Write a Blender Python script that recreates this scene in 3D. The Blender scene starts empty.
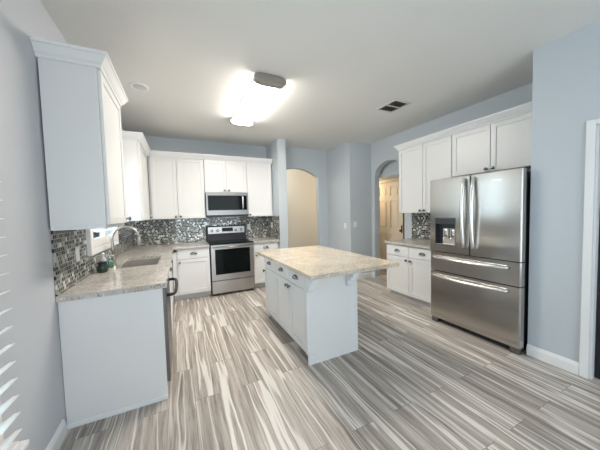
import bpy, bmesh, math, random
from mathutils import Matrix, Vector
random.seed(7)
SC = bpy.context.scene
COL = SC.collection
PI = math.pi

# ---------------------------------------------------------------- camera
CX, CY, CZ = 0.7542, -5.1652, 1.4222
YAW, PITCH, ROLL, FPX = -0.4474, -0.0494, -0.026, 250.16
def cam_dir(u, v):
    c, s = math.cos(ROLL), math.sin(ROLL); u, v = c*u - s*v, s*u + c*v
    y, z = 1.0, v
    c, s = math.cos(PITCH), math.sin(PITCH); y, z = c*y - s*z, s*y + c*z
    c, s = math.cos(YAW), math.sin(YAW)
    return Vector((c*u - s*y, s*u + c*y, z))
cd = bpy.data.cameras.new('camera'); cam = bpy.data.objects.new('camera', cd); COL.objects.link(cam)
cd.sensor_width = 36; cd.lens = FPX/600*36; cd.clip_start = .05
fw = cam_dir(0, 0); rt = cam_dir(1, 0) - fw; up = cam_dir(0, 1) - fw
cam.matrix_world = Matrix(((rt.x, up.x, -fw.x, CX), (rt.y, up.y, -fw.y, CY), (rt.z, up.z, -fw.z, CZ), (0, 0, 0, 1)))
SC.camera = cam

# ---------------------------------------------------------------- world, lights, exposure
w = bpy.data.worlds.new('sky'); SC.world = w; w.use_nodes = True
bg = w.node_tree.nodes['Background']; bg.inputs[0].default_value = (.62, .84, 1.0, 1); bg.inputs[1].default_value = .7
def area(name, loc, rot, sx, sy, power, col):
    l = bpy.data.lights.new(name, 'AREA'); l.shape = 'RECTANGLE'; l.size = sx; l.size_y = sy
    l.energy = power; l.color = col
    o = bpy.data.objects.new(name, l); COL.objects.link(o); o.location = loc; o.rotation_euler = rot
    return o
area('daylight_from_added_doors', (1.9, -7.5, 1.25), (PI/2, 0, 0), 2.8, 2.2, 27, (.90, .95, 1.0))  # daylight lamp at the added, unseen doors behind the camera
area('daylight_from_breakfast_window', (-.30, -4.2, 1.25), (0, -PI/2, 0), 1.5, 1.3, 14, (.55, .82, 1.0))
area('daylight_from_sink_window', (-.30, -1.83, 1.7), (0, -PI/2, 0), 1.1, 1.0, 9, (.62, .86, 1.0))
VT = SC.view_settings
SC.display_settings.display_device = 'sRGB'
VT.view_transform = 'Standard'; VT.look = 'None'; VT.gamma = 1; VT.use_curve_mapping = False
VT.exposure = 1.0
LAMP = 29.0            # radiance of the ceiling lamp's diffuser

# ---------------------------------------------------------------- main dimensions
W, WJ, H = 4.458, 3.719, 2.84
UD, ZUB, ZUT, ZC = 0.318, 1.37, 2.425, 2.51
XR = 2.483
JY = -3.983            # where the wall beside the fridge begins

# ---------------------------------------------------------------- materials
def mat(name, col, rough=.5, metal=0.0, spec=.5, **k):
    m = bpy.data.materials.new(name); m.use_nodes = True
    b = m.node_tree.nodes['Principled BSDF']
    b.inputs['Base Color'].default_value = (*col, 1); b.inputs['Roughness'].default_value = rough
    b.inputs['Metallic'].default_value = metal; b.inputs['Specular IOR Level'].default_value = spec
    for a, v in k.items():
        b.inputs[a.replace('_', ' ')].default_value = v
    return m
class NT:
    def __init__(s, m): s.m = m; s.t = m.node_tree; s.b = s.t.nodes['Principled BSDF']
    def n(s, ty, **k):
        x = s.t.nodes.new(ty)
        for a, v in k.items(): setattr(x, a, v)
        return x
    def l(s, a, b): s.t.links.new(a, b)
    def math(s, op, a, b=None):
        x = s.n('ShaderNodeMath', operation=op)
        for i, v in enumerate((a, b)):
            if v is None: continue
            if isinstance(v, (int, float)): x.inputs[i].default_value = v
            else: s.l(v, x.inputs[i])
        return x.outputs[0]
    def ramp(s, fac, stops, interp='LINEAR'):
        r = s.n('ShaderNodeValToRGB'); e = r.color_ramp.elements; r.color_ramp.interpolation = interp
        while len(e) < len(stops): e.new(.5)
        for i, (p, c) in enumerate(stops): e[i].position = p; e[i].color = (*c, 1)
        s.l(fac, r.inputs[0]); return r.outputs[0]
    def noise(s, vec, scale, detail=2, rough=.5, dist=0):
        x = s.n('ShaderNodeTexNoise'); x.inputs['Scale'].default_value = scale; x.inputs['Detail'].default_value = detail
        x.inputs['Roughness'].default_value = rough; x.inputs['Distortion'].default_value = dist
        if vec is not None: s.l(vec, x.inputs['Vector'])
        return x.outputs['Fac']
    def pos(s):
        g = s.n('ShaderNodeNewGeometry'); x = s.n('ShaderNodeSeparateXYZ'); s.l(g.outputs['Position'], x.inputs[0])
        return g.outputs['Position'], x.outputs
    def comb(s, *a):
        x = s.n('ShaderNodeCombineXYZ')
        for i, v in enumerate(a):
            if isinstance(v, (int, float)): x.inputs[i].default_value = v
            else: s.l(v, x.inputs[i])
        return x.outputs[0]
    def mix(s, fac, a, b, mode='MIX'):
        x = s.n('ShaderNodeMix', data_type='RGBA', blend_type=mode)
        for i, v in ((0, fac), (6, a), (7, b)):
            if isinstance(v, (int, float)): x.inputs[i].default_value = v
            elif isinstance(v, tuple): x.inputs[i].default_value = (*v, 1)
            else: s.l(v, x.inputs[i])
        return x.outputs[2]
    def bump(s, h, strength, dist=.002):
        x = s.n('ShaderNodeBump'); x.inputs['Strength'].default_value = strength; x.inputs['Distance'].default_value = dist
        s.l(h, x.inputs['Height']); s.l(x.outputs[0], s.b.inputs['Normal'])
def painted(name, col, rough=.6, bump=.15, scale=140, spec=.3):
    m = mat(name, col, rough, 0, spec); t = NT(m); P, _ = t.pos()
    n = t.noise(P, 1.3, 3)
    t.l(t.mix(n, tuple(c*.97 for c in col), tuple(min(1, c*1.03) for c in col)), t.b.inputs['Base Color'])
    t.bump(t.noise(P, scale, 2), bump); return m
M = {}
M['wall'] = painted('blue_grey_wall_paint', (.545, .59, .625), .55)
M['wall_left'] = painted('grey_wall_paint', (.56, .575, .605), .55)
M['hall'] = painted('cream_hall_paint', (.76, .74, .67), .6)
M['ceiling'] = painted('white_ceiling_paint', (.80, .795, .765), .8, .35, 60)
M['white'] = painted('white_cabinet_lacquer', (.80, .80, .79), .32, .02, 90, .45)
M['trim'] = painted('white_trim_paint', (.82, .83, .83), .35, .02, 90, .45)
M['shutter'] = painted('white_shutter_paint', (.84, .82, .80), .4, .02, 90, .4)
M['door'] = painted('cream_door_paint', (.78, .68, .55), .45, .03, 90, .4)
M['plastic'] = mat('white_plastic', (.85, .85, .84), .35)
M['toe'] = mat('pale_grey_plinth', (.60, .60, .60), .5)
M['black'] = mat('black_plastic', (.012, .012, .014), .35)
M['glass_black'] = mat('black_appliance_glass', (.004, .006, .006), .06, 0, .14)
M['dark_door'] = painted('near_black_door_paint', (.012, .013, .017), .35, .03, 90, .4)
M['dispenser'] = mat('dark_grey_dispenser_plastic', (.045, .05, .055), .25)
M['gap_shade'] = mat('gap_shade_black', (.01, .01, .01), .9)  # flat near-black, stands in for the shade inside openings
M['bottle'] = mat('green_glass', (.03, .07, .05), .12, 0, .5, Transmission_Weight=.3)
M['teal'] = mat('teal_soap', (.10, .22, .17), .3)
M['clear'] = mat('clear_plastic', (.85, .88, .88), .15, 0, .5, Transmission_Weight=.5)
M['vent'] = mat('vent_white_metal', (.62, .62, .60), .5)
M['badge'] = mat('pale_badge_metal', (.80, .80, .80), .25, 1)

def steel(name, col, rough, axis):
    m = mat(name, col, rough, 1); t = NT(m); P, x = t.pos()
    v = t.comb(*[t.math('MULTIPLY', x[i], 3 if i == axis else 260) for i in range(3)])
    n = t.noise(v, 1, 2)
    t.l(t.math('ADD', t.math('MULTIPLY', n, .10), rough-.05), t.b.inputs['Roughness'])
    t.bump(n, .03, .0008)
    if axis == 1:
        t.b.inputs['Anisotropic'].default_value = .75
        t.l(t.comb(0, 1, 0), t.b.inputs['Tangent'])
    return m
M['steel_h'] = steel('brushed_stainless_horizontal', (.47, .455, .435), .30, 0)
M['steel_m'] = steel('brushed_stainless_microwave', (.30, .29, .28), .30, 0)
M['steel_sink'] = steel('brushed_stainless_sink', (.62, .60, .57), .36, 0)
M['steel_f'] = steel('brushed_stainless_fridge', (.50, .47, .435), .22, 1)
M['steel_dark'] = steel('dark_stainless', (.22, .215, .21), .3, 1)
M['chrome'] = mat('polished_nickel', (.66, .65, .64), .14, 1)
M['nickel'] = mat('brushed_nickel', (.45, .43, .39), .3, 1)
M['knob'] = mat('dark_polished_nickel', (.24, .235, .23), .18, 1)

def granite(name, base, dark, light):
    m = mat(name, base, .12, 0, .5); t = NT(m); P, _ = t.pos()
    big = t.noise(P, 7, 3, .6, .4)
    c = t.mix(t.ramp(big, [(.35, (0, 0, 0)), (.65, (1, 1, 1))]), base, light)
    sp = t.noise(P, 75, 3, .65)
    c = t.mix(t.ramp(sp, [(.56, (0, 0, 0)), (.64, (1, 1, 1))]), c, dark)
    s2 = t.noise(P, 42, 2, .6, .6)
    c = t.mix(t.ramp(s2, [(.60, (0, 0, 0)), (.68, (.8, .8, .8))]), c, (.86, .83, .78))
    s3 = t.noise(P, 120, 2, .6)
    c = t.mix(t.ramp(s3, [(.63, (0, 0, 0)), (.68, (.9, .9, .9))]), c, tuple(v*.35 for v in dark))
    t.l(c, t.b.inputs['Base Color']); return m
M['granite'] = granite('grey_beige_granite', (.50, .455, .41), (.27, .235, .21), (.62, .58, .53))
M['granite_island'] = granite('cream_granite', (.56, .475, .37), (.32, .25, .175), (.70, .625, .51))

def floor_mat():
    m = mat('grey_streaked_vinyl_planks', (.5, .48, .45), .36, 0, .45); t = NT(m); P, x = t.pos()
    br = t.n('ShaderNodeTexBrick', offset=.37, offset_frequency=2)
    for k, v in (('Scale', 1), ('Mortar Size', .0016), ('Mortar Smooth', 0), ('Bias', 0), ('Brick Width', 1.22), ('Row Height', .18)):
        br.inputs[k].default_value = v
    br.inputs['Color1'].default_value = (0, 0, 0, 1); br.inputs['Color2'].default_value = (1, 1, 1, 1); br.inputs['Mortar'].default_value = (.5, .5, .5, 1)
    t.l(t.comb(t.math('ADD', x[1], 10), t.math('ADD', x[0], 10), 0), br.inputs['Vector'])
    s = t.n('ShaderNodeSeparateColor'); t.l(br.outputs['Color'], s.inputs[0]); r = s.outputs[0]
    wob = t.noise(t.comb(t.math('MULTIPLY', x[0], 3), t.math('MULTIPLY', x[1], 1.8), t.math('MULTIPLY', r, 9)), 1, 3)
    xx = t.math('ADD', x[0], t.math('MULTIPLY', wob, .05))
    tone = t.noise(t.comb(t.math('MULTIPLY', xx, 24), t.math('MULTIPLY', x[1], .8), t.math('MULTIPLY', r, 37)), 1, 3, .6, .2)
    c = t.ramp(tone, [(.30, (.240, .205, .175)), (.44, (.385, .340, .300)), (.56, (.510, .460, .412)), (.70, (.62, .572, .525))])
    fine = t.noise(t.comb(t.math('MULTIPLY', xx, 70), t.math('MULTIPLY', x[1], 3.2), t.math('MULTIPLY', r, 11)), 1, 4, .7)
    c = t.mix(.8, c, t.ramp(fine, [(.30, (.45, .43, .41)), (.48, (.95, .95, .95)), (.72, (1.25, 1.25, 1.25))]), 'MULTIPLY')
    vein = t.noise(t.comb(t.math('MULTIPLY', xx, 12.5), t.math('MULTIPLY', x[1], .40), t.math('ADD', t.math('MULTIPLY', r, 53), 4)), 1, 1.5, .5, .15)
    dist = t.math('ABSOLUTE', t.math('SUBTRACT', vein, .52))
    wh = t.ramp(dist, [(.016, (1, 1, 1)), (.027, (.5, .5, .5)), (.037, (0, 0, 0))])
    c = t.mix(t.math('MULTIPLY', wh, .85), c, (.82, .785, .735))
    c = t.mix(1, c, t.ramp(r, [(0, (.86, .86, .86)), (1, (1.1, 1.1, 1.1))]), 'MULTIPLY')
    c = t.mix(t.math('MULTIPLY', br.outputs['Fac'], .75), c, (.12, .11, .10))
    t.l(c, t.b.inputs['Base Color'])
    t.bump(t.math('SUBTRACT', fine, t.math('MULTIPLY', br.outputs['Fac'], 2)), .12, .0015)
    return m
M['floor'] = floor_mat()

def mosaic(name, ax):
    m = mat(name, (.4, .4, .4), .12, .25, .6); t = NT(m); P, x = t.pos()
    br = t.n('ShaderNodeTexBrick', offset=.5, offset_frequency=2)
    for k, v in (('Scale', 1), ('Mortar Size', .0022), ('Mortar Smooth', 0), ('Bias', 0), ('Brick Width', .030), ('Row Height', .030)):
        br.inputs[k].default_value = v
    br.inputs['Color1'].default_value = (0, 0, 0, 1); br.inputs['Color2'].default_value = (1, 1, 1, 1); br.inputs['Mortar'].default_value = (.5, .5, .5, 1)
    t.l(t.comb(t.math('ADD', x[ax], 20), x[2], 0), br.inputs['Vector'])
    s = t.n('ShaderNodeSeparateColor'); t.l(br.outputs['Color'], s.inputs[0]); r = s.outputs[0]
    c = t.ramp(r, [(0, (.02, .022, .02)), (.18, (.10, .105, .085)), (.30, (.28, .30, .26)), (.44, (.045, .05, .045)), (.56, (.45, .46, .42)),
                   (.68, (.16, .175, .145)), (.80, (.80, .81, .78)), (.90, (.12, .115, .10))], 'CONSTANT')
    c = t.mix(br.outputs['Fac'], c, (.36, .35, .33))
    t.l(c, t.b.inputs['Base Color'])
    t.l(t.math('ADD', t.math('MULTIPLY', br.outputs['Fac'], .5), .10), t.b.inputs['Roughness'])
    t.bump(t.math('SUBTRACT', r, t.math('MULTIPLY', br.outputs['Fac'], 3)), .10, .002)
    return m
M['mosaic_x'] = mosaic('glass_mosaic_back', 0)
M['mosaic_y'] = mosaic('glass_mosaic_side', 1)

def pane_mat():
    m = bpy.data.materials.new('window_glass'); m.use_nodes = True; t = m.node_tree; t.nodes.clear()
    o = t.nodes.new('ShaderNodeOutputMaterial'); mx = t.nodes.new('ShaderNodeMixShader'); tr = t.nodes.new('ShaderNodeBsdfTransparent')
    gl = t.nodes.new('ShaderNodeBsdfGlossy'); lw = t.nodes.new('ShaderNodeLayerWeight'); lw.inputs[0].default_value = .15
    gl.inputs['Roughness'].default_value = .02
    t.links.new(lw.outputs['Fresnel'], mx.inputs[0]); t.links.new(tr.outputs[0], mx.inputs[1]); t.links.new(gl.outputs[0], mx.inputs[2])
    t.links.new(mx.outputs[0], o.inputs[0]); return m
M['pane'] = pane_mat()
M['lamp'] = mat('lit_lamp_diffuser', (.95, .95, .93), .5, Emission_Color=(1, .93, .84, 1), Emission_Strength=LAMP)
M['lens'] = mat('frosted_downlight_lens', (.62, .62, .60), .4)

# ---------------------------------------------------------------- mesh helpers
class Fr:
    """plan frame: a runs along the wall, d outward from it, z up"""
    def __init__(s, o, u, n): s.o, s.u, s.n = o, u, n
    def __call__(s, a, d, z): return Vector((s.o[0]+s.u[0]*a+s.n[0]*d, s.o[1]+s.u[1]*a+s.n[1]*d, z))
F0 = Fr((0, 0), (1, 0), (0, 1))                 # plain world axes
F_BACK = Fr((0, 0), (1, 0), (0, -1))            # a = x, d = -y
F_LEFT = Fr((0, 0), (0, 1), (1, 0))             # a = y, d = x
F_RIGHT = Fr((W, 0), (0, 1), (-1, 0))           # a = y, d = W - x
class MB:
    def __init__(s, fr=F0): s.bm = bmesh.new(); s.f = fr
    def box(s, a0, a1, d0, d1, z0, z1, bev=0, seg=2):
        vs = [s.bm.verts.new(s.f(a, d, z)) for z in (z0, z1) for d in (d0, d1) for a in (a0, a1)]
        fs = [s.bm.faces.new([vs[i] for i in q]) for q in ((0, 2, 3, 1), (4, 5, 7, 6), (0, 1, 5, 4), (2, 6, 7, 3), (0, 4, 6, 2), (1, 3, 7, 5))]
        bmesh.ops.recalc_face_normals(s.bm, faces=fs)
        if bev:
            es = list({e for f in fs for e in f.edges})
            bmesh.ops.bevel(s.bm, geom=es, offset=bev, segments=seg, affect='EDGES', profile=.5)
        return s
    def prism(s, prof, axis, c0, c1):
        """prof: polygon in the two other coordinates (order a,d,z without axis); axis in 'a','d','z'"""
        def P(p, c):
            return {'a': lambda: s.f(c, p[0], p[1]), 'd': lambda: s.f(p[0], c, p[1]), 'z': lambda: s.f(p[0], p[1], c)}[axis]()
        A = [s.bm.verts.new(P(p, c0)) for p in prof]; B = [s.bm.verts.new(P(p, c1)) for p in prof]
        n = len(prof); fs = [s.bm.faces.new(A), s.bm.faces.new(B[::-1])]
        for i in range(n): fs.append(s.bm.faces.new((A[i], B[i], B[(i+1) % n], A[(i+1) % n])))
        bmesh.ops.recalc_face_normals(s.bm, faces=fs); return s
    def tube(s, pts, r, n=10, flat=1.0):
        pts = [s.f(*p) for p in pts]; rings = []
        rs = r if isinstance(r, (list, tuple)) else [r]*len(pts)
        up0 = None
        for i, p in enumerate(pts):
            t = (pts[min(i+1, len(pts)-1)] - pts[max(i-1, 0)]).normalized()
            if up0 is None:
                up0 = Vector((0, 0, 1)) if abs(t.z) < .9 else Vector((1, 0, 0))
            x = t.cross(up0).normalized(); y = x.cross(t).normalized(); up0 = y
            rings.append([s.bm.verts.new(p + x*rs[i]*math.cos(k*2*PI/n) + y*rs[i]*flat*math.sin(k*2*PI/n)) for k in range(n)])
        fs = []
        for a, b in zip(rings, rings[1:]):
            for k in range(n): fs.append(s.bm.faces.new((a[k], a[(k+1) % n], b[(k+1) % n], b[k])))
        fs += [s.bm.faces.new(rings[0]), s.bm.faces.new(rings[-1])]
        for f in fs[:-2]: f.smooth = True
        bmesh.ops.recalc_face_normals(s.bm, faces=fs); return s
    def lathe(s, c, prof, ax='z', n=24):
        """prof: (radius, height along ax) ; c in frame coordinates"""
        rings = []; fs = []
        for r, h in prof:
            ring = []
            for k in range(n):
                cs, sn = r*math.cos(k*2*PI/n), r*math.sin(k*2*PI/n)
                q = {'z': (c[0]+cs, c[1]+sn, c[2]+h), 'd': (c[0]+cs, c[1]+h, c[2]+sn), 'a': (c[0]+h, c[1]+cs, c[2]+sn)}[ax]
                ring.append(s.bm.verts.new(s.f(*q)))
            rings.append(ring)
        for a, b in zip(rings, rings[1:]):
            for k in range(n): fs.append(s.bm.faces.new((a[k], a[(k+1) % n], b[(k+1) % n], b[k])))
        for f in fs: f.smooth = True
        fs += [s.bm.faces.new(rings[0]), s.bm.faces.new(rings[-1])]
        bmesh.ops.recalc_face_normals(s.bm, faces=fs); return s
    def cells(s, A, B, inc, axis, c0, c1):
        """slab from a grid of cells: cuts A and B in the two coordinates other than axis; inc(i,j) keeps a cell"""
        def P(a, b, c):
            return {'a': lambda: s.f(c, a, b), 'd': lambda: s.f(a, c, b), 'z': lambda: s.f(a, b, c)}[axis]()
        cache = {}
        def V(i, j, k):
            if (i, j, k) not in cache: cache[i, j, k] = s.bm.verts.new(P(A[i], B[j], (c0, c1)[k]))
            return cache[i, j, k]
        ok = lambda i, j: 0 <= i < len(A)-1 and 0 <= j < len(B)-1 and inc(i, j)
        fs = []
        for i in range(len(A)-1):
            for j in range(len(B)-1):
                if not ok(i, j): continue
                for k in (0, 1): fs.append(s.bm.faces.new([V(i, j, k), V(i+1, j, k), V(i+1, j+1, k), V(i, j+1, k)]))
                for di, dj, e in ((-1, 0, ((i, j), (i, j+1))), (1, 0, ((i+1, j), (i+1, j+1))), (0, -1, ((i, j), (i+1, j))), (0, 1, ((i, j+1), (i+1, j+1)))):
                    if not ok(i+di, j+dj):
                        (p, q), (r, t) = e
                        fs.append(s.bm.faces.new([V(p, q, 0), V(r, t, 0), V(r, t, 1), V(p, q, 1)]))
        bmesh.ops.recalc_face_normals(s.bm, faces=fs); return s
    def crown(s, path, prof, side=1):
        """moulding swept along a plan path (world x,y); prof = (offset, z); side +1 offsets to the right of travel"""
        def offs(d):
            out = []
            for i, p in enumerate(path):
                p = Vector(p); ns = []
                for a, b in ((i-1, i), (i, i+1)):
                    if 0 <= a and b < len(path):
                        t = (Vector(path[b]) - Vector(path[a])).normalized(); ns.append(Vector((t.y, -t.x))*side)
                if len(ns) == 2:
                    m = (ns[0]+ns[1]).normalized(); out.append(p + m*(d/max(.2, m.dot(ns[0]))))
                else: out.append(p + ns[0]*d)
            return out
        rows = [[s.bm.verts.new((q.x, q.y, z)) for q in offs(d)] for d, z in prof]
        fs = []; n = len(prof)
        for k in range(n):
            a, b = rows[k], rows[(k+1) % n]
            for i in range(len(path)-1): fs.append(s.bm.faces.new((a[i], a[i+1], b[i+1], b[i])))
        fs += [s.bm.faces.new([r[0] for r in rows]), s.bm.faces.new([r[-1] for r in rows])]
        bmesh.ops.recalc_face_normals(s.bm, faces=fs); return s
    def obj(s, name, m, parent=None):
        off = Vector((0, 0, 0)); q = parent
        while q is not None: off += q.location; q = q.parent
        if parent is not None: s.bm.transform(Matrix.Translation(-off))
        me = bpy.data.meshes.new(name); s.bm.to_mesh(me); s.bm.free()
        me.materials.append(M[m]); o = bpy.data.objects.new(name, me); COL.objects.link(o)
        if parent is not None: o.parent = parent
        return o
def thing(name, label, cat, loc, group=None):
    o = bpy.data.objects.new(name, None); COL.objects.link(o); o.location = loc; o.empty_display_size = .1
    o['label'] = label; o['category'] = cat
    if group: o['group'] = group
    return o
def struct(name, mb, m, label=None):
    o = mb.obj(name, m); o['kind'] = 'structure'
    if label: o['label'] = label
    return o

# ---------------------------------------------------------------- setting
struct('floor', MB().box(-.3, 6.2, -7.9, 1.6, -.08, 0), 'floor', 'grey and white streaked wood-look plank floor')
struct('ceiling', MB().box(-.3, 6.2, -7.9, 1.6, H, H+.1), 'ceiling', 'flat white ceiling')
# left wall with two window openings
WY0, WY1, WZ0, WZ1 = -4.90, -3.70, .50, 1.98       # breakfast window
SY0, SY1, SZ0, SZ1 = -2.32, -1.34, 1.14, 2.24      # window over the sink
ya = [-7.9, WY0, WY1, SY0, SY1, .15]; za = [0, WZ0, SZ0, WZ1, SZ1, H]
def left_inc(i, j):
    return not ((i == 1 and 1 <= j <= 2) or (i == 3 and 2 <= j <= 3))
struct('wall_left', MB(F_LEFT).cells(ya, za, left_inc, 'd', -.15, 0), 'wall_left', 'pale grey wall with shuttered windows')
struct('wall_back', MB().box(0, 2.485, 0, .12, 0, H), 'wall', 'blue-grey wall behind the range')
struct('wall_stub', MB().box(2.487, 2.655, -.655, .12, 0, H), 'wall', 'narrow blue-grey wall end beside the right-hand counter')
def arch(x0, x1, zs, rise, n=20, p=2.0):
    c, h = (x0+x1)/2, (x1-x0)/2
    return [(c-h*math.cos(PI*k/n), zs+rise*math.sin(PI*k/n)**(2/p)) for k in range(n+1)]
def arch_wall(x0, x1, a0, a1, zs, rise, p=2.0):
    return [(x0, 0), (a0, 0)] + arch(a0, a1, zs, rise, p=p) + [(a1, 0), (x1, 0), (x1, H), (x0, H)]
def seg_arch(x0, x1, zs, rise, n=20):
    h = (x1-x0)/2; R = (h*h+rise*rise)/(2*rise); c = (x0+x1)/2
    return [(x, zs+math.sqrt(max(0, R*R-(x-c)**2))-(R-rise)) for x in [x0+(x1-x0)*k/n for k in range(n+1)]]
RB = -.15
struct('wall_recess', MB().prism([(2.657, 0), (2.60+.06, 0)] [:1] + [(2.657, 2.25)] + [p for p in seg_arch(2.60, 3.66, 2.215, .185) if p[0] > 2.66] + [(3.66, 0), (3.898, 0), (3.898, H), (2.657, H)][0:4], 'd', RB, RB+.13), 'wall', 'blue-grey recess wall with a shallow arched opening')
struct('wall_pillar', MB().box(3.90, W+.13, -1.0, RB+.13, 0, H), 'wall', 'blue-grey pillar wall with two light switches')
struct('wall_right', MB(Fr((W, 0), (0, 1), (1, 0))).prism(arch_wall(JY-.1, -1.002, -1.87, -1.10, 2.05, .345, 2.6), 'd', 0, .13), 'wall', 'blue-grey right wall with arched opening to the hall')
# wall beside the fridge, standing forward, with a doorway
DY0, DY1, DZ = -5.22, -4.384, 2.045
struct('wall_fridge_side', MB(Fr((0, 0), (0, 1), (1, 0))).cells([-7.9, DY0, DY1, JY], [0, DZ, H], lambda i, j: not (i == 1 and j == 0), 'd', WJ, WJ+.13), 'wall', 'pale blue wall right of the refrigerator')
struct('wall_fridge_return', MB().box(WJ+.131, W+.13, JY-.10, JY, 0, H), 'wall')
struct('wall_hall', MB().box(1.5, 6.2, 1.35, 1.5, 0, H), 'hall', 'cream hall wall seen through the shallow arch')
struct('added_wall_hall_left', MB().box(1.5, 1.6, .13, 1.35, 0, H), 'hall')  # unseen wall, added to stop sky light leaking into the hall
HX = 5.08
struct('wall_vestibule', MB().box(HX, HX+.12, -4.2, 1.35, 0, H), 'hall', 'cream wall around the six-panel door')
struct('added_wall_vestibule_end', MB().box(W+.131, HX, -2.6, -2.5, 0, H), 'hall')  # unseen end wall, added to close the vestibule against light leaks
struct('wall_vestibule_header', MB().box(4.66, HX-.045, -2.45, -.30, 2.125, H-.001), 'wall', 'grey header above the hall door')
GX0, GX1, GZ = .45, 3.35, 2.35
struct('wall_front', MB().cells([-.15, GX0, GX1, WJ+.13], [0, GZ, H], lambda i, j: not (i == 1 and j == 0), 'd', -7.9, -7.75), 'wall')  # unseen rear wall, its opening added to let daylight in

# skirting
BP = [(0, 0), (.016, 0), (.016, .075), (.010, .09), (.006, .100), (0, .105)]
def base(name, path, side, z=0):
    struct(name, MB().crown(path, BP, side), 'trim')
base('baseboard_left', [(0.001, -7.7), (0.001, -3.045)], 1)
base('baseboard_right', [(WJ-.001, JY), (WJ-.001, -4.332)], 1)
base('baseboard_right_rear', [(WJ-.001, -5.29), (WJ-.001, -7.7)], 1)
base('baseboard_pillar', [(3.899, RB), (3.899, -1.001), (W-.001, -1.001), (W-.001, -1.09)], 1)
base('baseboard_recess', [(3.665, RB-.001), (3.882, RB-.001)], 1)
base('baseboard_hall', [(1.62, 1.349), (5.06, 1.349)], 1)
base('baseboard_arch', [(W-.001, -1.88), (W-.001, -2.028)], 1)

# casing of the doorway beside the fridge
cs = MB(Fr((WJ, 0), (0, 1), (-1, 0)))
cs.box(-4.386, -4.334, .001, .02, 0, 2.09, .004); cs.box(DY0-.065, DY0-.002, .001, .02, 0, 2.09, .004); cs.box(DY0-.001, -4.387, .001, .02, DZ+.001, 2.09, .004)
struct('trim_1', cs, 'trim', 'white casing of the doorway right of the refrigerator')
jb = MB(); jb.box(WJ+.001, WJ+.129, DY1-.016, DY1-.001, 0, DZ-.016); jb.box(WJ+.001, WJ+.129, DY0+.001, DY0+.016, 0, DZ-.016); jb.box(WJ+.001, WJ+.129, DY0+.001, DY1-.001, DZ-.015, DZ-.001)
struct('trim_2', jb, 'trim')
FD = Fr((WJ+.05, 0), (0, 1), (-1, 0))
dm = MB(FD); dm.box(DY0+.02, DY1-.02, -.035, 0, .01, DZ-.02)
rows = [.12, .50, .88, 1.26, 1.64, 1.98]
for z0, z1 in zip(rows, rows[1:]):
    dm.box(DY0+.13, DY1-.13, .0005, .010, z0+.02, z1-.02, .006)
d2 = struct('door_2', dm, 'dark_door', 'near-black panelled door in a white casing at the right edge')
kb = MB(FD); kb.lathe((DY0+.09, .001, .98), [(.028, 0), (.028, .006), (.012, .010), (.012, .03), (.024, .036), (.028, .05), (.020, .062), (.004, .066)], 'd', 16); kb.obj('door_knob', 'nickel', d2)

# six-panel hall door
FH = Fr((HX, 0), (0, 1), (-1, 0))
y0, y1, dz = -1.30, -.50, 2.05
dm = MB(FH); dm.box(y0, y1, .002, .020, .01, dz)
xs = [y0, y0+.11, y0+.345, y0+.455, y0+.69, y1]
zs = [.01, .24, .88, 1.02, 1.64, 1.75, 1.95, dz]
dm.cells(xs, zs, lambda i, j: not (i in (1, 3) and j in (1, 3, 5)), 'd', .021, .034)
for i in (1, 3):
    for j in (1, 3, 5):
        dm.box(xs[i]+.03, xs[i+1]-.03, .021, .032, zs[j]+.03, zs[j+1]-.03, .006)
d1 = struct('door_1', dm, 'door', 'cream six-panel hall door seen through the tall arch')
cs = MB(FH); cs.box(y0-.10, y0-.038, .001, .03, 0, dz+.075, .004); cs.box(y1+.006, y1+.07, .001, .03, 0, dz+.075, .004); cs.box(y0-.037, y1+.005, .001, .03, dz+.006, dz+.075, .004)
struct('trim_3', cs, 'door', 'casing of the hall door')
MB(FH).box(y0-.036, y0-.002, .001, .012, 0, dz).obj('shadow_gap', 'gap_shade', d1)  # solid dark strip, the shade of the door gap put into its colour
lv = MB(FH); lv.box(y0+.012, y0+.042, .035, .042, .93, 1.09, .002)
lv.lathe((y0+.027, .0425, .98), [(.012, 0), (.011, .020), (.023, .028), (.026, .040), (.017, .050), (.002, .053)], 'd', 16)
lv.obj('door_handle', 'black', d1)

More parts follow.
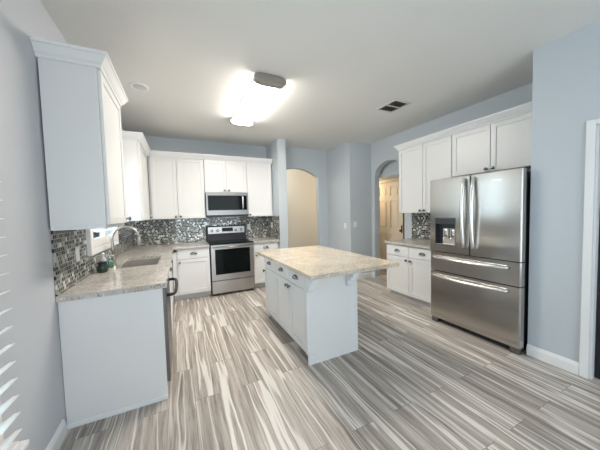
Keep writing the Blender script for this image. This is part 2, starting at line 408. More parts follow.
# windows on the left wall: glass, frame and plantation shutters
def shutter_window(name, y0, y1, z0, z1, ncol, pitch, ang, label, sill):
    fr = MB(F_LEFT)
    for a0, a1, b0, b1 in ((y0, y0+.04, z0, z1), (y1-.04, y1, z0, z1), (y0+.04, y1-.04, z0, z0+.04), (y0+.04, y1-.04, z1-.04, z1), (y0+.04, y1-.04, (z0+z1)/2-.02, (z0+z1)/2+.02)):
        fr.box(a0+.001, a1-.001, -.13, -.085, b0+.001, b1-.001)
    win = struct(name, fr, 'trim', label)
    MB(F_LEFT).box(y0+.042, y1-.042, -.111, -.105, z0+.042, z1-.042).obj('glass_pane', 'pane', win)
    o = .055
    t = MB(F_LEFT)
    for a0, a1, b0, b1 in ((y0-o, y0, z0-o, z1+o), (y1, y1+o, z0-o, z1+o), (y0, y1, z0-o, z0), (y0, y1, z1, z1+o)):
        t.box(a0, a1, .001, .040, b0, b1, .004)
    if sill: t.box(y0-o-.01, y1+o+.015, .001, .075, z0-o-.028, z0-o-.001, .006)
    t.obj('shutter_frame', 'shutter', win)
    wp = (y1-y0)/ncol
    for c in range(ncol):
        p0, p1 = y0+c*wp+.004, y0+(c+1)*wp-.004
        s = MB(F_LEFT); st = .045
        for a0, a1, b0, b1 in ((p0, p0+st, z0+.004, z1-.004), (p1-st, p1, z0+.004, z1-.004), (p0+st, p1-st, z0+.004, z0+.09), (p0+st, p1-st, z1-.09, z1-.004)):
            s.box(a0, a1, .005, .032, b0, b1, .003)
        pan = s.obj('shutter_panel', 'shutter', win)
        l = MB(F_LEFT); n = int((z1-z0-.20)/pitch); zz = z0+.12
        for k in range(n):
            zc = zz + (k+.5)*(z1-z0-.24)/n
            cw = pitch*.55; ca, sa = math.cos(ang)*cw, math.sin(ang)*cw
            pr = [(.018-ca, zc-sa), (.018-ca*.3-.004*math.sin(ang), zc-sa*.3+.005), (.018+ca, zc+sa), (.018+ca*.3+.004*math.sin(ang), zc+sa*.3-.005)]
            l.prism(pr, 'a', p0+st+.002, p1-st-.002)
        l.obj('louvers', 'shutter', pan)
    return win
def blind_window(name, y0, y1, z0, z1, label):
    fr = MB(F_LEFT)
    for a0, a1, b0, b1 in ((y0, y0+.04, z0, z1), (y1-.04, y1, z0, z1), (y0+.04, y1-.04, z0, z0+.04), (y0+.04, y1-.04, z1-.04, z1), (y0+.04, y1-.04, (z0+z1)/2-.02, (z0+z1)/2+.02)):
        fr.box(a0+.001, a1-.001, -.13, -.085, b0+.001, b1-.001)
    win = struct(name, fr, 'trim', label)
    MB(F_LEFT).box(y0+.042, y1-.042, -.111, -.105, z0+.042, z1-.042).obj('glass_pane', 'pane', win)
    MB(F_LEFT).box(y0-.08, y1+.085, .001, .085, z0-.11, z0-.085, .006).obj('window_sill', 'trim', win)
    cs = MB(F_LEFT)
    for a0, a1, b0, b1 in ((y0-.06, y0, z0-.084, z1+.06), (y1, y1+.065, z0-.084, z1+.06), (y0, y1, z0-.084, z0), (y0, y1, z1, z1+.06)):
        cs.box(a0, a1, .001, .011, b0, b1)
    cs.obj('casing', 'shutter', win)
    MB(F_LEFT).box(y0-.055, y1+.05, .012, .07, z1+.02, z1+.075, .004).obj('head_rail', 'shutter', win)
    MB(F_LEFT).box(y0-.055, y1+.05, .018, .066, z0-.078, z0-.058, .004).obj('bottom_rail', 'shutter', win)
    l = MB(F_LEFT); pitch = .078; n = int((z1+.01-(z0-.03))/pitch)
    for k in range(n+1):
        zc = z0-.02+k*pitch; ca, sa = .036*math.cos(.45), .036*math.sin(.45); x = .047
        l.prism([(x-ca, zc-sa), (x-.012, zc-.004), (x+.012, zc+.012), (x+ca, zc+sa), (x+ca+.001, zc+sa-.003), (x+.012, zc+.009), (x-.012, zc-.007), (x-ca+.001, zc-sa-.003)], 'a', y0-.05, y1+.045)
    l.obj('slats', 'shutter', win)
    c = MB(F_LEFT)
    for a in (y0+.2, y1-.35): c.box(a-.012, a+.012, .080, .081, z0-.06, z1+.03)
    c.obj('ladder_tape', 'shutter', win)
blind_window('window_1', WY0, WY1, WZ0, WZ1, 'window with wide white slatted blinds at the left edge')
shutter_window('window_2', SY0, SY1, SZ0, SZ1, 2, .085, -.35, 'small white shuttered window behind the sink', False)
# unseen sliding glass doors, added behind the camera to bring in daylight
g = MB()
for a0, a1, b0, b1 in ((GX0, GX0+.06, 0, GZ), (GX1-.06, GX1, 0, GZ), (1.87, 1.93, .06, GZ-.06), (GX0+.06, GX1-.06, 0, .06), (GX0+.06, GX1-.06, GZ-.06, GZ)):
    g.box(a0+.001, a1-.001, -7.86, -7.80, b0+.001, b1-.001)
w3 = struct('added_window_3', g, 'trim')
gp = MB(); gp.box(GX0+.062, 1.868, -7.834, -7.826, .062, GZ-.062); gp.box(1.932, GX1-.062, -7.834, -7.826, .062, GZ-.062); gp.obj('glass_pane', 'pane', w3)

# backsplashes
ZB0, ZB1 = .916, 1.368
struct('wall_backsplash_left', MB(F_LEFT).cells([-3.02, -2.385, -1.275, -.012], [ZB0, 1.055, ZB1], lambda i, j: not (i == 1 and j == 1), 'd', .001, .010), 'mosaic_y', 'grey glass mosaic backsplash by the sink window')
struct('wall_backsplash_back', MB(F_BACK).box(.012, 2.474, .001, .010, ZB0, ZB1), 'mosaic_x', 'silver and black glass mosaic backsplash behind the range')
struct('wall_backsplash_stub', MB().box(2.475, 2.486, -.640, -.001, ZB0, ZB1), 'mosaic_y', 'glass mosaic on the narrow wall end')
struct('wall_backsplash_right', MB(F_RIGHT).box(-2.955, -2.035, .001, .010, ZB0, ZB1), 'mosaic_y', 'glass mosaic beside the refrigerator')

# ---------------------------------------------------------------- cabinet helpers
def shaker(fr, a0, a1, d, z0, z1, parent, name='door', st=.055, mt='white'):
    """shaker front whose back sits at depth d"""
    m = MB(fr); s = min(st, (z1-z0)*.28)
    if z1-z0 < .2:
        m.box(a0, a1, d, d+.019, z0, z1, .003)
    else:
        m.box(a0+.01, a1-.01, d, d+.010, z0+.01, z1-.01)
        m.box(a0, a0+s, d+.0002, d+.020, z0, z1, .002); m.box(a1-s, a1, d+.0002, d+.020, z0, z1, .002)
        m.box(a0+s-.0005, a1-s+.0005, d+.0002, d+.0195, z0, z0+s, .002); m.box(a0+s-.0005, a1-s+.0005, d+.0002, d+.0195, z1-s, z1, .002)
    return m.obj(name, mt, parent)
def knob(fr, a, d, z, parent):
    m = MB(fr).lathe((a, d, z), [(.012, 0), (.008, .004), (.0065, .014), (.015, .019), (.019, .024), (.018, .031), (.009, .035), (.001, .036)], 'd', 14)
    return m.obj('knob', 'knob', parent)
def cup_pull(fr, a, d, z, parent, w=.054):
    """bin pull: a quarter-shell hood on a back plate, open below"""
    m = MB(fr); n, k = 14, 5; rows = []
    for j in range(k+1):
        ph = (PI/2)*j/k
        rows.append([m.bm.verts.new(fr(a-w*math.cos(PI*i/n)*math.cos(ph*.0)*(1-.12*math.sin(ph)), d+.030*math.sin(ph)*math.sin(PI*i/n)**.6+.001, z-.012+.036*math.sin(PI*i/n)**.7*math.cos(ph))) for i in range(n+1)])
    for r0, r1 in zip(rows, rows[1:]):
        for i in range(n):
            f = m.bm.faces.new((r0[i], r0[i+1], r1[i+1], r1[i])); f.smooth = True
    bmesh.ops.recalc_face_normals(m.bm, faces=m.bm.faces[:])
    r = bmesh.ops.solidify(m.bm, geom=m.bm.faces[:], thickness=.002)
    m.box(a-w-.004, a+w+.004, d, d+.0025, z-.016, z-.009)
    return m.obj('cup_pull', 'knob', parent)
def carcass(fr, a0, a1, depth, z0, z1, parent, top=True):
    m = MB(fr); t = .016
    m.box(a0, a0+t, .012, depth, z0, z1); m.box(a1-t, a1, .012, depth, z0, z1)
    m.box(a0+t, a1-t, .012, depth, z0, z0+t); m.box(a0+t, a1-t, .012, .02, z0+t, z1-t)
    if top: m.box(a0+t, a1-t, .012, depth, z1-t, z1)
    else: m.box(a0+t, a1-t, depth-.02, depth, z1-.05, z1)
    m.box(a0+t, a1-t, depth-.012, depth-.002, z0+t, z1-.05)      # face frame board behind the doors
    return m.obj('carcass', 'white', parent)
def plinth(fr, a0, a1, depth, parent):
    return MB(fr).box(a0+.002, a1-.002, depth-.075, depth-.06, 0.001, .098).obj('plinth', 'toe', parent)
GB = 'white base cabinets'; GU = 'white wall cabinets'
BD = .59        # base carcass depth (front adds .02)
ZT = .874       # top of the base units

# ---- left run: end panel, dishwasher, sink unit, corner unit
t = thing('end_panel', 'plain white end panel closing the sink counter beside the grey wall', 'cabinet panel', (.31, -3.0, 0))
MB().box(.003, .61, -3.0, -2.982, .001, ZT, .001).obj('panel', 'white', t)
m = MB().crown([(.003, -3.0005), (.6105, -3.0005)], [(0, .001), (.010, .001), (.010, .022), (.006, .030), (0, .032)], 1); m.obj('shoe_moulding', 'trim', t)

t = thing('dishwasher', 'stainless dishwasher with a bar handle next to the white end panel', 'dishwasher', (.31, -2.68, 0))
MB(F_LEFT).box(-2.978, -2.382, .02, .575, .10, ZT-.004).obj('body', 'black', t)
MB(F_LEFT).box(-2.976, -2.384, .578, .635, .115, ZT-.012, .006).obj('door', 'steel_dark', t)
MB(F_LEFT).box(-2.976, -2.384, .50, .515, .002, .098).obj('kickplate', 'black', t)
hp = [(-2.95, .636, .80), (-2.945, .665, .80), (-2.93, .685, .80)] + [(-2.68+.24*math.sin(x), .69+.012*math.cos(x), .80) for x in [-1.2, -.8, -.4, 0, .4, .8, 1.2]] + [(-2.43, .685, .80), (-2.415, .665, .80), (-2.41, .636, .80)]
MB(F_LEFT).tube(hp, .013, 10).obj('handle', 'black', t)

def base_unit(fr, a0, a1, label, fronts, loc, name='base_cabinet', group=GB, top=True, depth=BD, pl=True):
    """fronts: list of (kind, a0, a1, z0, z1, knob position or None)"""
    t = thing(name, label, 'cabinet', loc, group)
    carcass(fr, a0+.001, a1-.001, depth, .10, ZT, t, top)
    if pl: plinth(fr, a0, a1, depth, t)
    for k, b0, b1, z0, z1, kn in fronts:
        o = shaker(fr, b0, b1, depth+.001, z0, z1, t, 'drawer' if k == 'drawer' else 'door')
        if k == 'drawer': cup_pull(fr, (b0+b1)/2, depth+.0205, (z0+z1)/2, o)
        elif kn is not None: knob(fr, kn[0], depth+.0215, kn[1], o)
    return t
ZD0, ZD1, ZR0, ZR1 = .115, .695, .702, .866     # door / drawer heights
base_unit(F_LEFT, -2.380, -1.39, 'white cabinet under the sink behind the dishwasher', [('door', -2.376, -1.894, ZD0, ZR1, (-1.94, .80)), ('door', -1.888, -1.394, ZD0, ZR1, (-1.86, .80))], (.3, -1.9, 0), 'sink_cabinet', top=False)
base_unit(F_LEFT, -1.388, -.02, 'white corner cabinet where the two counters meet', [('door', -1.384, -.74, ZD0, ZR1, (-1.35, .80))], (.3, -.72, 0), 'corner_cabinet')
base_unit(F_BACK, .616, 1.194, 'white base cabinet left of the range with one drawer over one door', [('drawer', .690, 1.188, ZR0, ZR1, None), ('door', .690, 1.188, ZD0, ZD1, (.72, .65))], (.93, -.3, 0))
base_unit(F_BACK, 1.972, 2.472, 'white base cabinet between the range and the narrow wall end', [('drawer', 1.978, 2.440, ZR0, ZR1, None), ('door', 1.978, 2.440, ZD0, ZD1, (2.01, .65))], (2.22, -.3, 0))
base_unit(F_RIGHT, -2.950, -2.035, 'white two-door two-drawer base cabinet left of the refrigerator',
          [('drawer', -2.484, -2.039, ZR0, ZR1, None), ('drawer', -2.946, -2.490, ZR0, ZR1, None),
           ('door', -2.484, -2.039, ZD0, ZD1, (-2.45, .65)), ('door', -2.946, -2.490, ZD0, ZD1, (-2.524, .65))], (W-.3, -2.49, 0))

# ---- worktops
def worktop(mb, name, label, m, group=None):
    o = mb.obj(name, m); o['label'] = label; o['category'] = 'countertop'
    if group: o['group'] = group
    return o
HX0, HX1, HY0, HY1 = .145, .520, -2.14, -1.42
xa = [.002, HX0, HX1, .640, 1.192]; yb = [-3.020, HY0, HY1, -.645, -.002]
def wt(i, j):
    if i == 3: return j == 3
    return not (i == 1 and j == 1)
G_W = 'granite worktops'
worktop(MB().cells(xa, yb, wt, 'z', .876, .914), 'countertop', 'L-shaped grey-beige granite countertop holding the sink', 'granite', G_W)
worktop(MB().box(1.970, 2.472, -.645, -.012, .876, .914, .003), 'countertop', 'short granite countertop right of the range', 'granite', G_W)
worktop(MB(F_RIGHT).box(-2.955, -2.015, .012, .640, .876, .914, .003), 'countertop', 'short granite countertop left of the refrigerator', 'granite', G_W)

# ---- wall cabinets
CP = [(0, ZUT-.005), (.006, ZUT-.005), (.010, ZUT+.012), (.022, ZUT+.024), (.046, ZUT+.062), (.054, ZUT+.066), (.054, ZC), (0, ZC)]
def wall_unit(fr, a0, a1, z0, label, doors, loc, crown=None):
    t = thing('wall_cabinet', label, 'cabinet', loc, GU)
    m = MB(fr); dp = UD-.021; tk = .016
    m.box(a0+.001, a1-.001, .011, dp, z0, ZUT)
    m.obj('carcass', 'white', t)
    for b0, b1, kn in doors:
        o = shaker(fr, b0, b1, dp+.001, z0+.004, ZUT-.008, t)
        knob(fr, kn, dp+.0215, z0+.038, o)
    return t
t = wall_unit(F_LEFT, -3.045, -2.393, ZUB, 'nearest tall white wall cabinet, on the grey wall above the end panel', [(-3.020, -2.397, -2.43)], (.15, -2.72, ZUB))
MB(F_LEFT).box(-3.044, -2.394, .011, UD-.024, ZUB-.022, ZUB-.001).obj('light_rail', 'trim', t)
MB().crown([(.002, -3.0455), (UD, -3.0455), (UD, -2.3925), (.002, -2.3925)], CP, 1).obj('crown_moulding', 'trim', t)
wall_unit(F_LEFT, -1.273, -.322, ZUB, 'white wall cabinet in the far left corner beyond the sink window', [(-1.250, -.40, -.44)], (.15, -.8, ZUB))
wall_unit(F_BACK, .320, 1.186, ZUB, 'white two-door wall cabinet left of the microwave', [(.345, .735, .70), (.741, 1.182, .775)], (.75, -.15, ZUB))
wall_unit(F_BACK, 1.188, 1.958, 1.835, 'short white two-door cabinet above the microwave', [(1.193, 1.570, 1.535), (1.576, 1.953, 1.611)], (1.57, -.15, 1.835))
wall_unit(F_BACK, 1.960, 2.473, ZUB, 'white single-door wall cabinet right of the microwave', [(1.966, 2.445, 2.0)], (2.2, -.15, ZUB))
wall_unit(F_RIGHT, -2.952, -2.035, ZUB, 'tall white two-door wall cabinet left of the refrigerator', [(-2.493, -2.039, -2.458), (-2.948, -2.499, -2.534)], (W-.15, -2.5, ZUB))
wall_unit(F_RIGHT, -3.978, -2.954, 1.855, 'short white two-door cabinet above the refrigerator', [(-3.424, -2.960, -3.39), (-3.965, -3.430, -3.464)], (W-.15, -3.47, 1.855))
t = thing('crown_moulding', 'white crown moulding running along the back wall cabinets', 'crown moulding', (1.4, -.33, ZUT), 'crown mouldings on the cabinets')
MB().crown([(.002, -1.2735), (UD+.001, -1.2735), (UD+.001, -UD-.001), (2.484, -UD-.001)], CP, 1).obj('moulding', 'trim', t)
t = thing('crown_moulding', 'white crown moulding topping the cabinets above the refrigerator', 'crown moulding', (W-.33, -3, ZUT), 'crown mouldings on the cabinets')
MB().crown([(W-UD-.001, JY+.003), (W-UD-.001, -2.0345), (W-.002, -2.0345)], CP, -1).obj('moulding', 'trim', t)

# ---------------------------------------------------------------- island
IX0, IX1, IY0, IY1 = 1.765, 2.339, -3.150, -1.906
F_ISL = Fr((IX0, 0), (0, 1), (-1, 0))       # left face, looking towards the sink
t = thing('kitchen_island', 'white kitchen island with three drawers, doors and stepped corbels', 'kitchen island', ((IX0+IX1)/2, (IY0+IY1)/2, 0))
MB().box(IX0+.022, IX1-.02, IY0+.02, IY1-.02, .09, ZT).obj('carcass', 'white', t)
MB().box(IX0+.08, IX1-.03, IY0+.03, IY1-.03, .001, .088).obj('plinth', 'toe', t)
MB().box(IX0+.045, IX1, IY0, IY0+.019, .001, ZT, .002).obj('end_panel', 'white', t)
MB().box(IX0+.045, IX1, IY1-.019, IY1, .001, ZT, .002).obj('end_panel', 'white', t)
MB().box(IX1-.019, IX1, IY0+.0195, IY1-.0195, .001, ZT).obj('back_panel', 'white', t)
cp_ = MB(); cp_.box(IX0, IX0+.044, IY0-.004, IY0+.042, .10, ZT, .002); cp_.box(IX0+.002, IX0+.070, IY0-.008, IY0-.0005, .001, .10, .002); cp_.box(IX0+.05, IX0+.070, IY0-.006, IY0-.0005, .001, .10)
cp_.obj('corner_post', 'white', t)
tr = MB(); tr.box(IX0+.072, IX1-.02, IY0-.008, IY0-.0005, .001, .03, .002); tr.box(IX1-.02, IX1+.002, IY0-.008, IY0-.0005, .001, ZT-.002, .002); tr.obj('edge_trim', 'trim', t)
dy = [IY0+.046, -2.745, -2.330, IY1-.002]
for i in range(3):
    a0, a1 = dy[i]+.003, dy[i+1]-.003
    o = shaker(F_ISL, a0, a1, -.021, .705, .862, t, 'drawer'); cup_pull(F_ISL, (a0+a1)/2, -.0015, .785, o)
    o = shaker(F_ISL, a0, a1, -.021, .105, .698, t)
    knob(F_ISL, (a1-.03, a0+.03, a1-.03)[i] if i < 2 else a1-.03, .000, .655, o)
# corbels under the overhang
def corbel(x0, x1):
    y = IY0-.0085
    pr = [(y, ZT), (y-.155, ZT), (y-.155, .842), (y-.150, .836), (y-.118, .836), (y-.115, .800), (y-.108, .794), (y-.080, .794),
          (y-.076, .758), (y-.070, .752), (y-.042, .752), (y-.038, .716), (y-.030, .708), (y-.012, .700), (y, .685)]
    m = MB(Fr((0, 0), (1, 0), (0, 1))); m.prism(pr, 'a', x0, x1)
    return m.obj('corbel', 'trim', t)
corbel(IX0+.002, IX0+.062); corbel(IX1-.135, IX1-.075)
worktop(MB().box(1.680, 2.655, -3.411, -1.828, .876, .914, .004), 'countertop', 'cream speckled granite island countertop overhanging two corbels', 'granite_island', G_W)

# ---------------------------------------------------------------- range
RX0, RX1 = 1.202, 1.962
t = thing('range', 'stainless steel electric range with a black glass oven door', 'stove', (1.58, -.33, 0))
MB(F_BACK).box(RX0, RX1, .02, .612, .03, .905).obj('body', 'black', t)
for a in (RX0+.05, RX1-.05):
    for d in (.08, .56): MB(F_BACK).lathe((a, d, .001), [(.018, 0), (.018, .028)], 'z', 10).obj('foot', 'black', t)
MB(F_BACK).box(RX0+.001, RX1-.001, .085, .655, .906, .921, .004).obj('cooktop', 'glass_black', t)
b = MB(F_BACK).cells([RX0+.012, RX0+.075, RX1-.075, RX1-.012], [.275, .375, .820, .895], lambda i, j: not (i == 1 and j == 1), 'd', .615, .655).obj('oven_door', 'steel_h', t)
MB(F_BACK).box(RX0+.076, RX1-.076, .620, .652, .376, .819).obj('oven_window', 'glass_black', b)
hb = MB(F_BACK); hb.tube([(RX0+.04, .700, .858), (RX1-.04, .700, .858)], .013, 12)
for a in (RX0+.075, RX1-.075): hb.tube([(a, .656, .858), (a, .700, .858)], .010, 8)
hb.obj('handle', 'steel_h', b)
MB(F_BACK).box(RX0+.012, RX1-.012, .615, .652, .045, .262, .005).obj('drawer', 'steel_h', t)
MB(F_BACK).box(RX0, RX1, .6125, .6145, .03, .90).obj('front_frame', 'black', t)
bgd = MB(F_BACK).box(RX0+.001, RX1-.001, .015, .084, .906, 1.205, .008).obj('control_panel', 'black', t)
MB(F_BACK).box(RX0+.030, RX1-.030, .0845, .092, 1.055, 1.185, .003).obj('panel_plate', 'steel_h', bgd)
MB(F_BACK).box(1.49, 1.70, .0925, .095, 1.09, 1.165).obj('display', 'glass_black', bgd)
for a in (RX0+.10, RX0+.205, RX1-.205, RX1-.10):
    MB(F_BACK).lathe((a, .0925, 1.115), [(.027, 0), (.027, .004), (.021, .007), (.019, .024), (.012, .027), (.001, .0275)], 'd', 18).obj('knob', 'badge', bgd)

# ---------------------------------------------------------------- microwave
MX0, MX1, MZ0, MZ1 = 1.192, 1.956, 1.388, 1.829
t = thing('microwave', 'stainless over-the-range microwave with a black glass door', 'microwave', (1.574, -.2, MZ0))
MB(F_BACK).box(MX0, MX1, .012, .380, MZ0, MZ1, .004).obj('body', 'steel_dark', t)
d = MB(F_BACK).cells([MX0+.003, MX0+.030, MX1-.030, MX1-.003], [MZ0+.030, MZ0+.115, MZ1-.055, MZ1-.004], lambda i, j: not (i == 1 and j == 1), 'd', .381, .402).obj('door', 'steel_m', t)
MB(F_BACK).box(MX0+.031, MX1-.031, .383, .400, MZ0+.116, MZ1-.056).obj('door_glass', 'glass_black', d)
hp = [(MX1-.115, .4005, MZ0+.135), (MX1-.115, .425, MZ0+.142), (MX1-.115, .440, MZ0+.17), (MX1-.115, .445, MZ0+.24), (MX1-.115, .445, MZ0+.27), (MX1-.115, .440, MZ0+.335), (MX1-.115, .425, MZ0+.365), (MX1-.115, .4005, MZ0+.372)]
MB(F_BACK).tube(hp, .014, 10, 1).obj('handle', 'badge', d)
MB(F_BACK).box(MX0+.003, MX1-.003, .381, .398, MZ0+.002, MZ0+.028, .003).obj('vent_lip', 'black', t)

# ---------------------------------------------------------------- refrigerator
FY0, FY1, FX = -3.970, -3.030, 3.605
F_FR = Fr((FX, 0), (0, 1), (-1, 0))      # d = 0 is the door face, negative goes to the wall
FM = -3.506
t = thing('refrigerator', 'stainless steel French-door refrigerator with a dispenser in its left door', 'refrigerator', (4.0, -3.51, 0))
MB(F_FR).box(FY0+.008, FY1-.004, -.80, -.075, .06, 1.760, .006).obj('body', 'black', t)
def bowed(a0, a1, z0, z1, hole=None):
    """door with softly bowed face; hole = (a0,a1,z0,z1) leaves a rectangular recess opening"""
    m = MB(F_FR)
    if hole is None:
        n = 10; prof = [(a0, -.072), (a0, -.012), (a0+.006, -.004)] + [(a0+.012+(a1-a0-.024)*k/n, .0+.006*math.sin(PI*k/n)) for k in range(n+1)] + [(a1-.006, -.004), (a1, -.012), (a1, -.072)]
        m.prism(prof, 'z', z0, z1)
    else:
        h0, h1, h2, h3 = hole
        m.cells([a0, h0, h1, a1], [z0, h2, h3, z1], lambda i, j: not (i == 1 and j == 1), 'd', -.072, 0)
    return m
ZF0, ZF1 = .905, 1.780
hole = (-3.352, -3.098, .990, 1.315)
dl = bowed(FM+.003, FY1, ZF0, ZF1, hole).obj('left_door', 'steel_f', t)
dr = bowed(FY0, FM-.003, ZF0, ZF1).obj('right_door', 'steel_f', t)
ds = MB(F_FR); h0, h1, h2, h3 = hole
ds.box(h0+.001, h1-.001, -.070, -.062, h2+.001, h3-.001)
ds.box(h0+.001, h1-.001, -.0615, .003, h3-.075, h3-.001, .003)
ds.box(h0+.001, h0+.008, -.0615, -.002, h2+.001, h3-.076); ds.box(h1-.008, h1-.001, -.0615, -.002, h2+.001, h3-.076)
dsp = ds.obj('dispenser', 'dispenser', dl)
MB(F_FR).box(h0+.009, h1-.009, -.0615, .001, h2+.001, h2+.012, .002).obj('drip_tray', 'steel_f', dsp)
for a in (h0+.055, h0+.135):
    p = MB(F_FR).cells([a-.032, a-.020, a+.020, a+.032], [h2+.085, h2+.100, h2+.185, h2+.197], lambda i, j: not (i == 1 and j == 1), 'd', -.060, -.030)
    p.box(a-.014, a+.014, -.058, -.036, h2+.112, h2+.178, .003)
    p.obj('paddle', 'badge', dsp)
MB(F_FR).box(h0+.010, h0+.185, -.0612, -.045, h2+.013, h2+.080, .003).obj('spout_panel', 'badge', dsp)
def bar_handle(pts, r, parent): return MB(F_FR).tube(pts, r, 10).obj('handle', 'badge', parent)
def vh(a):
    z0, z1 = .985, 1.735; n = 12
    return [(a, .002, z0)] + [(a, .030+.030*math.sin(PI*k/n), z0+.012+(z1-z0-.024)*k/n) for k in range(n+1)] + [(a, .002, z1)]
bar_handle(vh(FM+.050), .020, dl); bar_handle(vh(FM-.050), .020, dr)
MB(F_FR).box(FM-.305, FM-.215, .0065, .008, 1.690, 1.698).obj('badge', 'badge', dr)
def hh(z):
    n = 12; a0, a1 = FY0+.10, FY1-.06
    return [(a0, .002, z)] + [(a0+.012+(a1-a0-.024)*k/n, .026+.030*math.sin(PI*k/n), z-.006*math.sin(PI*k/n)) for k in range(n+1)] + [(a1, .002, z)]
for nm, z0, z1, zh in (('drawer', .668, .896, .835), ('freezer_drawer', .070, .658, .605)):
    o = bowed(FY0, FY1, z0, z1).obj(nm, 'steel_f', t)
    bar_handle(hh(zh), .018, o)
MB(F_FR).box(FY0+.02, FY1-.02, -.10, -.05, .015, .066).obj('kickplate', 'black', t)
for a in (FY0+.05, FY1-.05): MB(F_FR).box(a-.04, a+.04, -.07, -.015, .001, .064, .006).obj('foot', 'steel_dark', t)

# ---------------------------------------------------------------- sink, faucet and the things beside them
t = thing('sink', 'stainless undermount sink set into the granite countertop', 'sink', (.34, -1.78, .70))
sk = MB(); zb = .70; e = .012
A = [HX0-e, HX0+.004, HX1-.004, HX1+e]; B = [HY0-e, HY0+.004, HY1-.004, HY1+e]
sk.cells(A, B, lambda i, j: not (i == 1 and j == 1), 'z', .868, .8745)
sk.box(A[1]-.003, A[1], B[1]-.003, B[2]+.003, zb, .868); sk.box(A[2], A[2]+.003, B[1]-.003, B[2]+.003, zb, .868)
sk.box(A[1], A[2], B[1]-.003, B[1], zb, .868); sk.box(A[1], A[2], B[2], B[2]+.003, zb, .868)
sk.box(A[1]-.003, A[2]+.003, B[1]-.003, B[2]+.003, zb-.003, zb)
sk.obj('basin', 'steel_sink', t)
MB().lathe((.34, -1.78, zb+.0005), [(.045, 0), (.045, .003), (.034, .004), (.030, .001), (.001, .001)], 'z', 20).obj('drain', 'chrome', t)

fx, fy = .105, -1.95
t = thing('faucet', 'tall gooseneck faucet standing behind the sink', 'faucet', (fx, fy, .915))
MB().lathe((fx, fy, .915), [(.030, 0), (.030, .006), (.022, .014), (.020, .075), (.016, .085)], 'z', 20).obj('base', 'nickel', t)
arc = [(fx, fy, .99), (fx, fy, 1.10), (fx, fy, 1.195)] + [(fx+.12-.12*math.cos(PI*k/12), fy, 1.195+.125*math.sin(PI*k/12)) for k in range(1, 12)] + [(fx+.241, fy, 1.195)]
MB().tube(arc, .0125, 12).obj('spout', 'nickel', t)
MB().lathe((fx+.241, fy, 1.112), [(.010, 0), (.019, .002), (.019, .05), (.014, .075), (.0135, .084)], 'z', 16).obj('spray_head', 'nickel', t)
MB().tube([(fx, fy-.018, .965), (fx, fy-.045, .972), (fx+.012, fy-.075, 1.0), (fx+.02, fy-.095, 1.035)], [.011, .010, .008, .007], 8).obj('lever', 'nickel', t)

t = thing('soap_bottle', 'teal green soap bottle right beside the faucet base', 'bottle', (.10, -2.06, .915))
MB().lathe((.10, -2.06, .915), [(.026, 0), (.031, .006), (.031, .055), (.024, .072), (.011, .080), (.011, .094)], 'z', 18).obj('bottle', 'teal', t)
MB().lathe((.10, -2.06, 1.0095), [(.013, 0), (.013, .014), (.005, .016), (.005, .034), (.003, .035)], 'z', 12).tube([(.10, -2.06, 1.04), (.135, -2.065, 1.037)], .005, 8).obj('pump', 'plastic', t)
t = thing('jar', 'dark green glass jar on the counter below the sink window', 'jar', (.085, -2.27, .915))
MB().lathe((.085, -2.27, .915), [(.036, 0), (.042, .008), (.042, .062), (.034, .074), (.034, .084)], 'z', 18).obj('body', 'bottle', t)
MB().lathe((.085, -2.27, .9995), [(.037, 0), (.037, .012), (.033, .015), (.001, .015)], 'z', 18).obj('lid', 'black', t)
t = thing('spray_bottle', 'clear white bottle between the green jar and the faucet', 'bottle', (.065, -2.15, .915))
MB().lathe((.065, -2.15, .915), [(.028, 0), (.032, .006), (.032, .08), (.026, .105), (.012, .125), (.012, .140)], 'z', 18).obj('body', 'clear', t)
MB().lathe((.065, -2.15, 1.0555), [(.014, 0), (.014, .018), (.009, .024), (.001, .026)], 'z', 14).obj('cap', 'plastic', t)

# ---------------------------------------------------------------- outlets and switches
def plate(fr, a, d, z, label, kind, w=.070, h=.115):
    t = thing('wall_outlet' if kind == 'outlet' else 'light_switch', label, 'outlet' if kind == 'outlet' else 'light switch', fr(a, d, z), 'wall plates')
    MB(fr).box(a-w/2, a+w/2, d, d+.005, z-h/2, z+h/2, .002).obj('plate', 'plastic', t)
    if kind == 'outlet':
        for s in (-.021, .021):
            MB(fr).box(a-.016, a+.016, d+.0052, d+.008, z+s-.014, z+s+.014, .001).obj('socket', 'plastic', t)
    else:
        MB(fr).box(a-.016, a+.016, d+.0052, d+.009, z-.032, z+.032, .002).obj('rocker', 'plastic', t)
plate(F_LEFT, -2.62, .0105, 1.14, 'white outlet on the mosaic left of the sink window', 'outlet')
plate(F_BACK, 2.045, .0105, 1.16, 'white outlet on the mosaic just right of the range', 'outlet')
plate(Fr((2.4745, 0), (0, 1), (-1, 0)), -.24, .001, 1.18, 'white outlet on the mosaic of the narrow wall end', 'outlet')
plate(Fr((3.90, 0), (0, 1), (-1, 0)), -.82, .001, 1.12, 'white switch on the left face of the pillar wall', 'switch')
plate(Fr((0, -1.0), (1, 0), (0, -1)), 4.02, .001, 1.15, 'white switch on the front face of the pillar wall', 'switch')

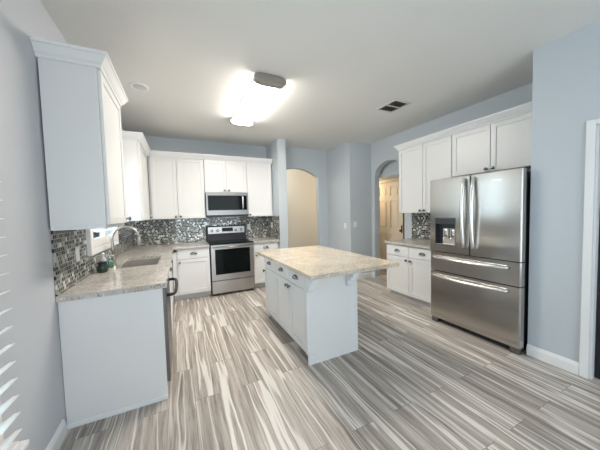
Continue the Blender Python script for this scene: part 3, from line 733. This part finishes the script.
# ---------------------------------------------------------------- ceiling fittings
LX, LY0, LY1 = 1.655, -2.69, -1.34
t = thing('ceiling_light', 'long lit fluorescent ceiling light with brushed nickel end caps', 'ceiling light', (LX, -2.015, H))
def dpf(w, h, n=14): return [(LX+w*math.cos(PI+PI*k/n), H-.031+h*math.sin(PI+PI*k/n)*1.0) for k in range(n+1)]
MB().box(LX-.1395, LX+.1395, LY0+.05, LY1-.05, H-.0305, H-.001).obj('base_plate', 'plastic', t)
MB().prism([(x, z) for x, z in dpf(.140, .058)], 'd', LY0+.07, LY1-.07).obj('diffuser', 'lamp', t)
for a, b in ((LY0, LY0+.068), (LY1-.068, LY1)):
    pr = [(LX+.172*math.copysign(abs(math.cos(2*PI*k/32))**.55, math.cos(2*PI*k/32)), H-.052+.050*math.copysign(abs(math.sin(2*PI*k/32))**.8, math.sin(2*PI*k/32))) for k in range(32)]
    cap = MB().prism(pr, 'd', a, b).obj('end_cap', 'nickel', t)
    o_ = (a-.005, a-.0005) if a == LY0 else (b+.0005, b+.005)
    MB().prism([(LX+(x-LX)*.93, H-.052+(z-H+.052)*.35) for x, z in pr], 'd', *o_).obj('cap_rib', 'nickel', cap)
t = thing('ceiling_vent', 'rectangular louvred air vent in the ceiling near the refrigerator', 'air vent', (3.44, -2.595, H))
MB().cells([3.295, 3.325, 3.555, 3.585], [-2.765, -2.74, -2.605, -2.585, -2.45, -2.43], lambda i, j: not (i == 1 and j in (1, 3)), 'z', H-.012, H-.001).obj('frame', 'vent', t)
MB().box(3.326, 3.554, -2.739, -2.451, H-.0035, H-.0015).obj('duct_shade', 'gap_shade', t)  # thin dark sheet, colour stands for the shade behind the slats
sl = MB()
for k in range(9):
    x = 3.34+.025*k
    for a, b in ((-2.739, -2.606), (-2.584, -2.451)): sl.prism([(x, H-.0105), (x+.010, H-.0045), (x+.0115, H-.0055), (x+.0015, H-.0115)], 'd', a, b)
sl.obj('slats', 'nickel', t)
t = thing('downlight', 'small round recessed downlight in the ceiling above the sink', 'downlight', (.42, -1.90, H))
MB().lathe((.42, -1.90, H-.001), [(.095, 0), (.095, -.003), (.085, -.009), (.066, -.007), (.062, -.002), (.062, 0)], 'z', 28).obj('trim_ring', 'trim', t)
MB().lathe((.42, -1.90, H-.0012), [(.060, 0), (.058, -.003), (.001, -.004)], 'z', 24).obj('lens', 'lens', t)

# lamps of the hall behind the two arches
for nm, loc, e, c in (('hall_lamp', (2.9, .65, 2.5), 9, (1, .97, .92)), ('vestibule_lamp', (4.80, -.12, 1.9), 11, (1, .76, .50))):
    l = bpy.data.lights.new(nm, 'POINT'); l.energy = e; l.color = c; l.shadow_soft_size = .12
    o = bpy.data.objects.new(nm, l); COL.objects.link(o); o.location = loc
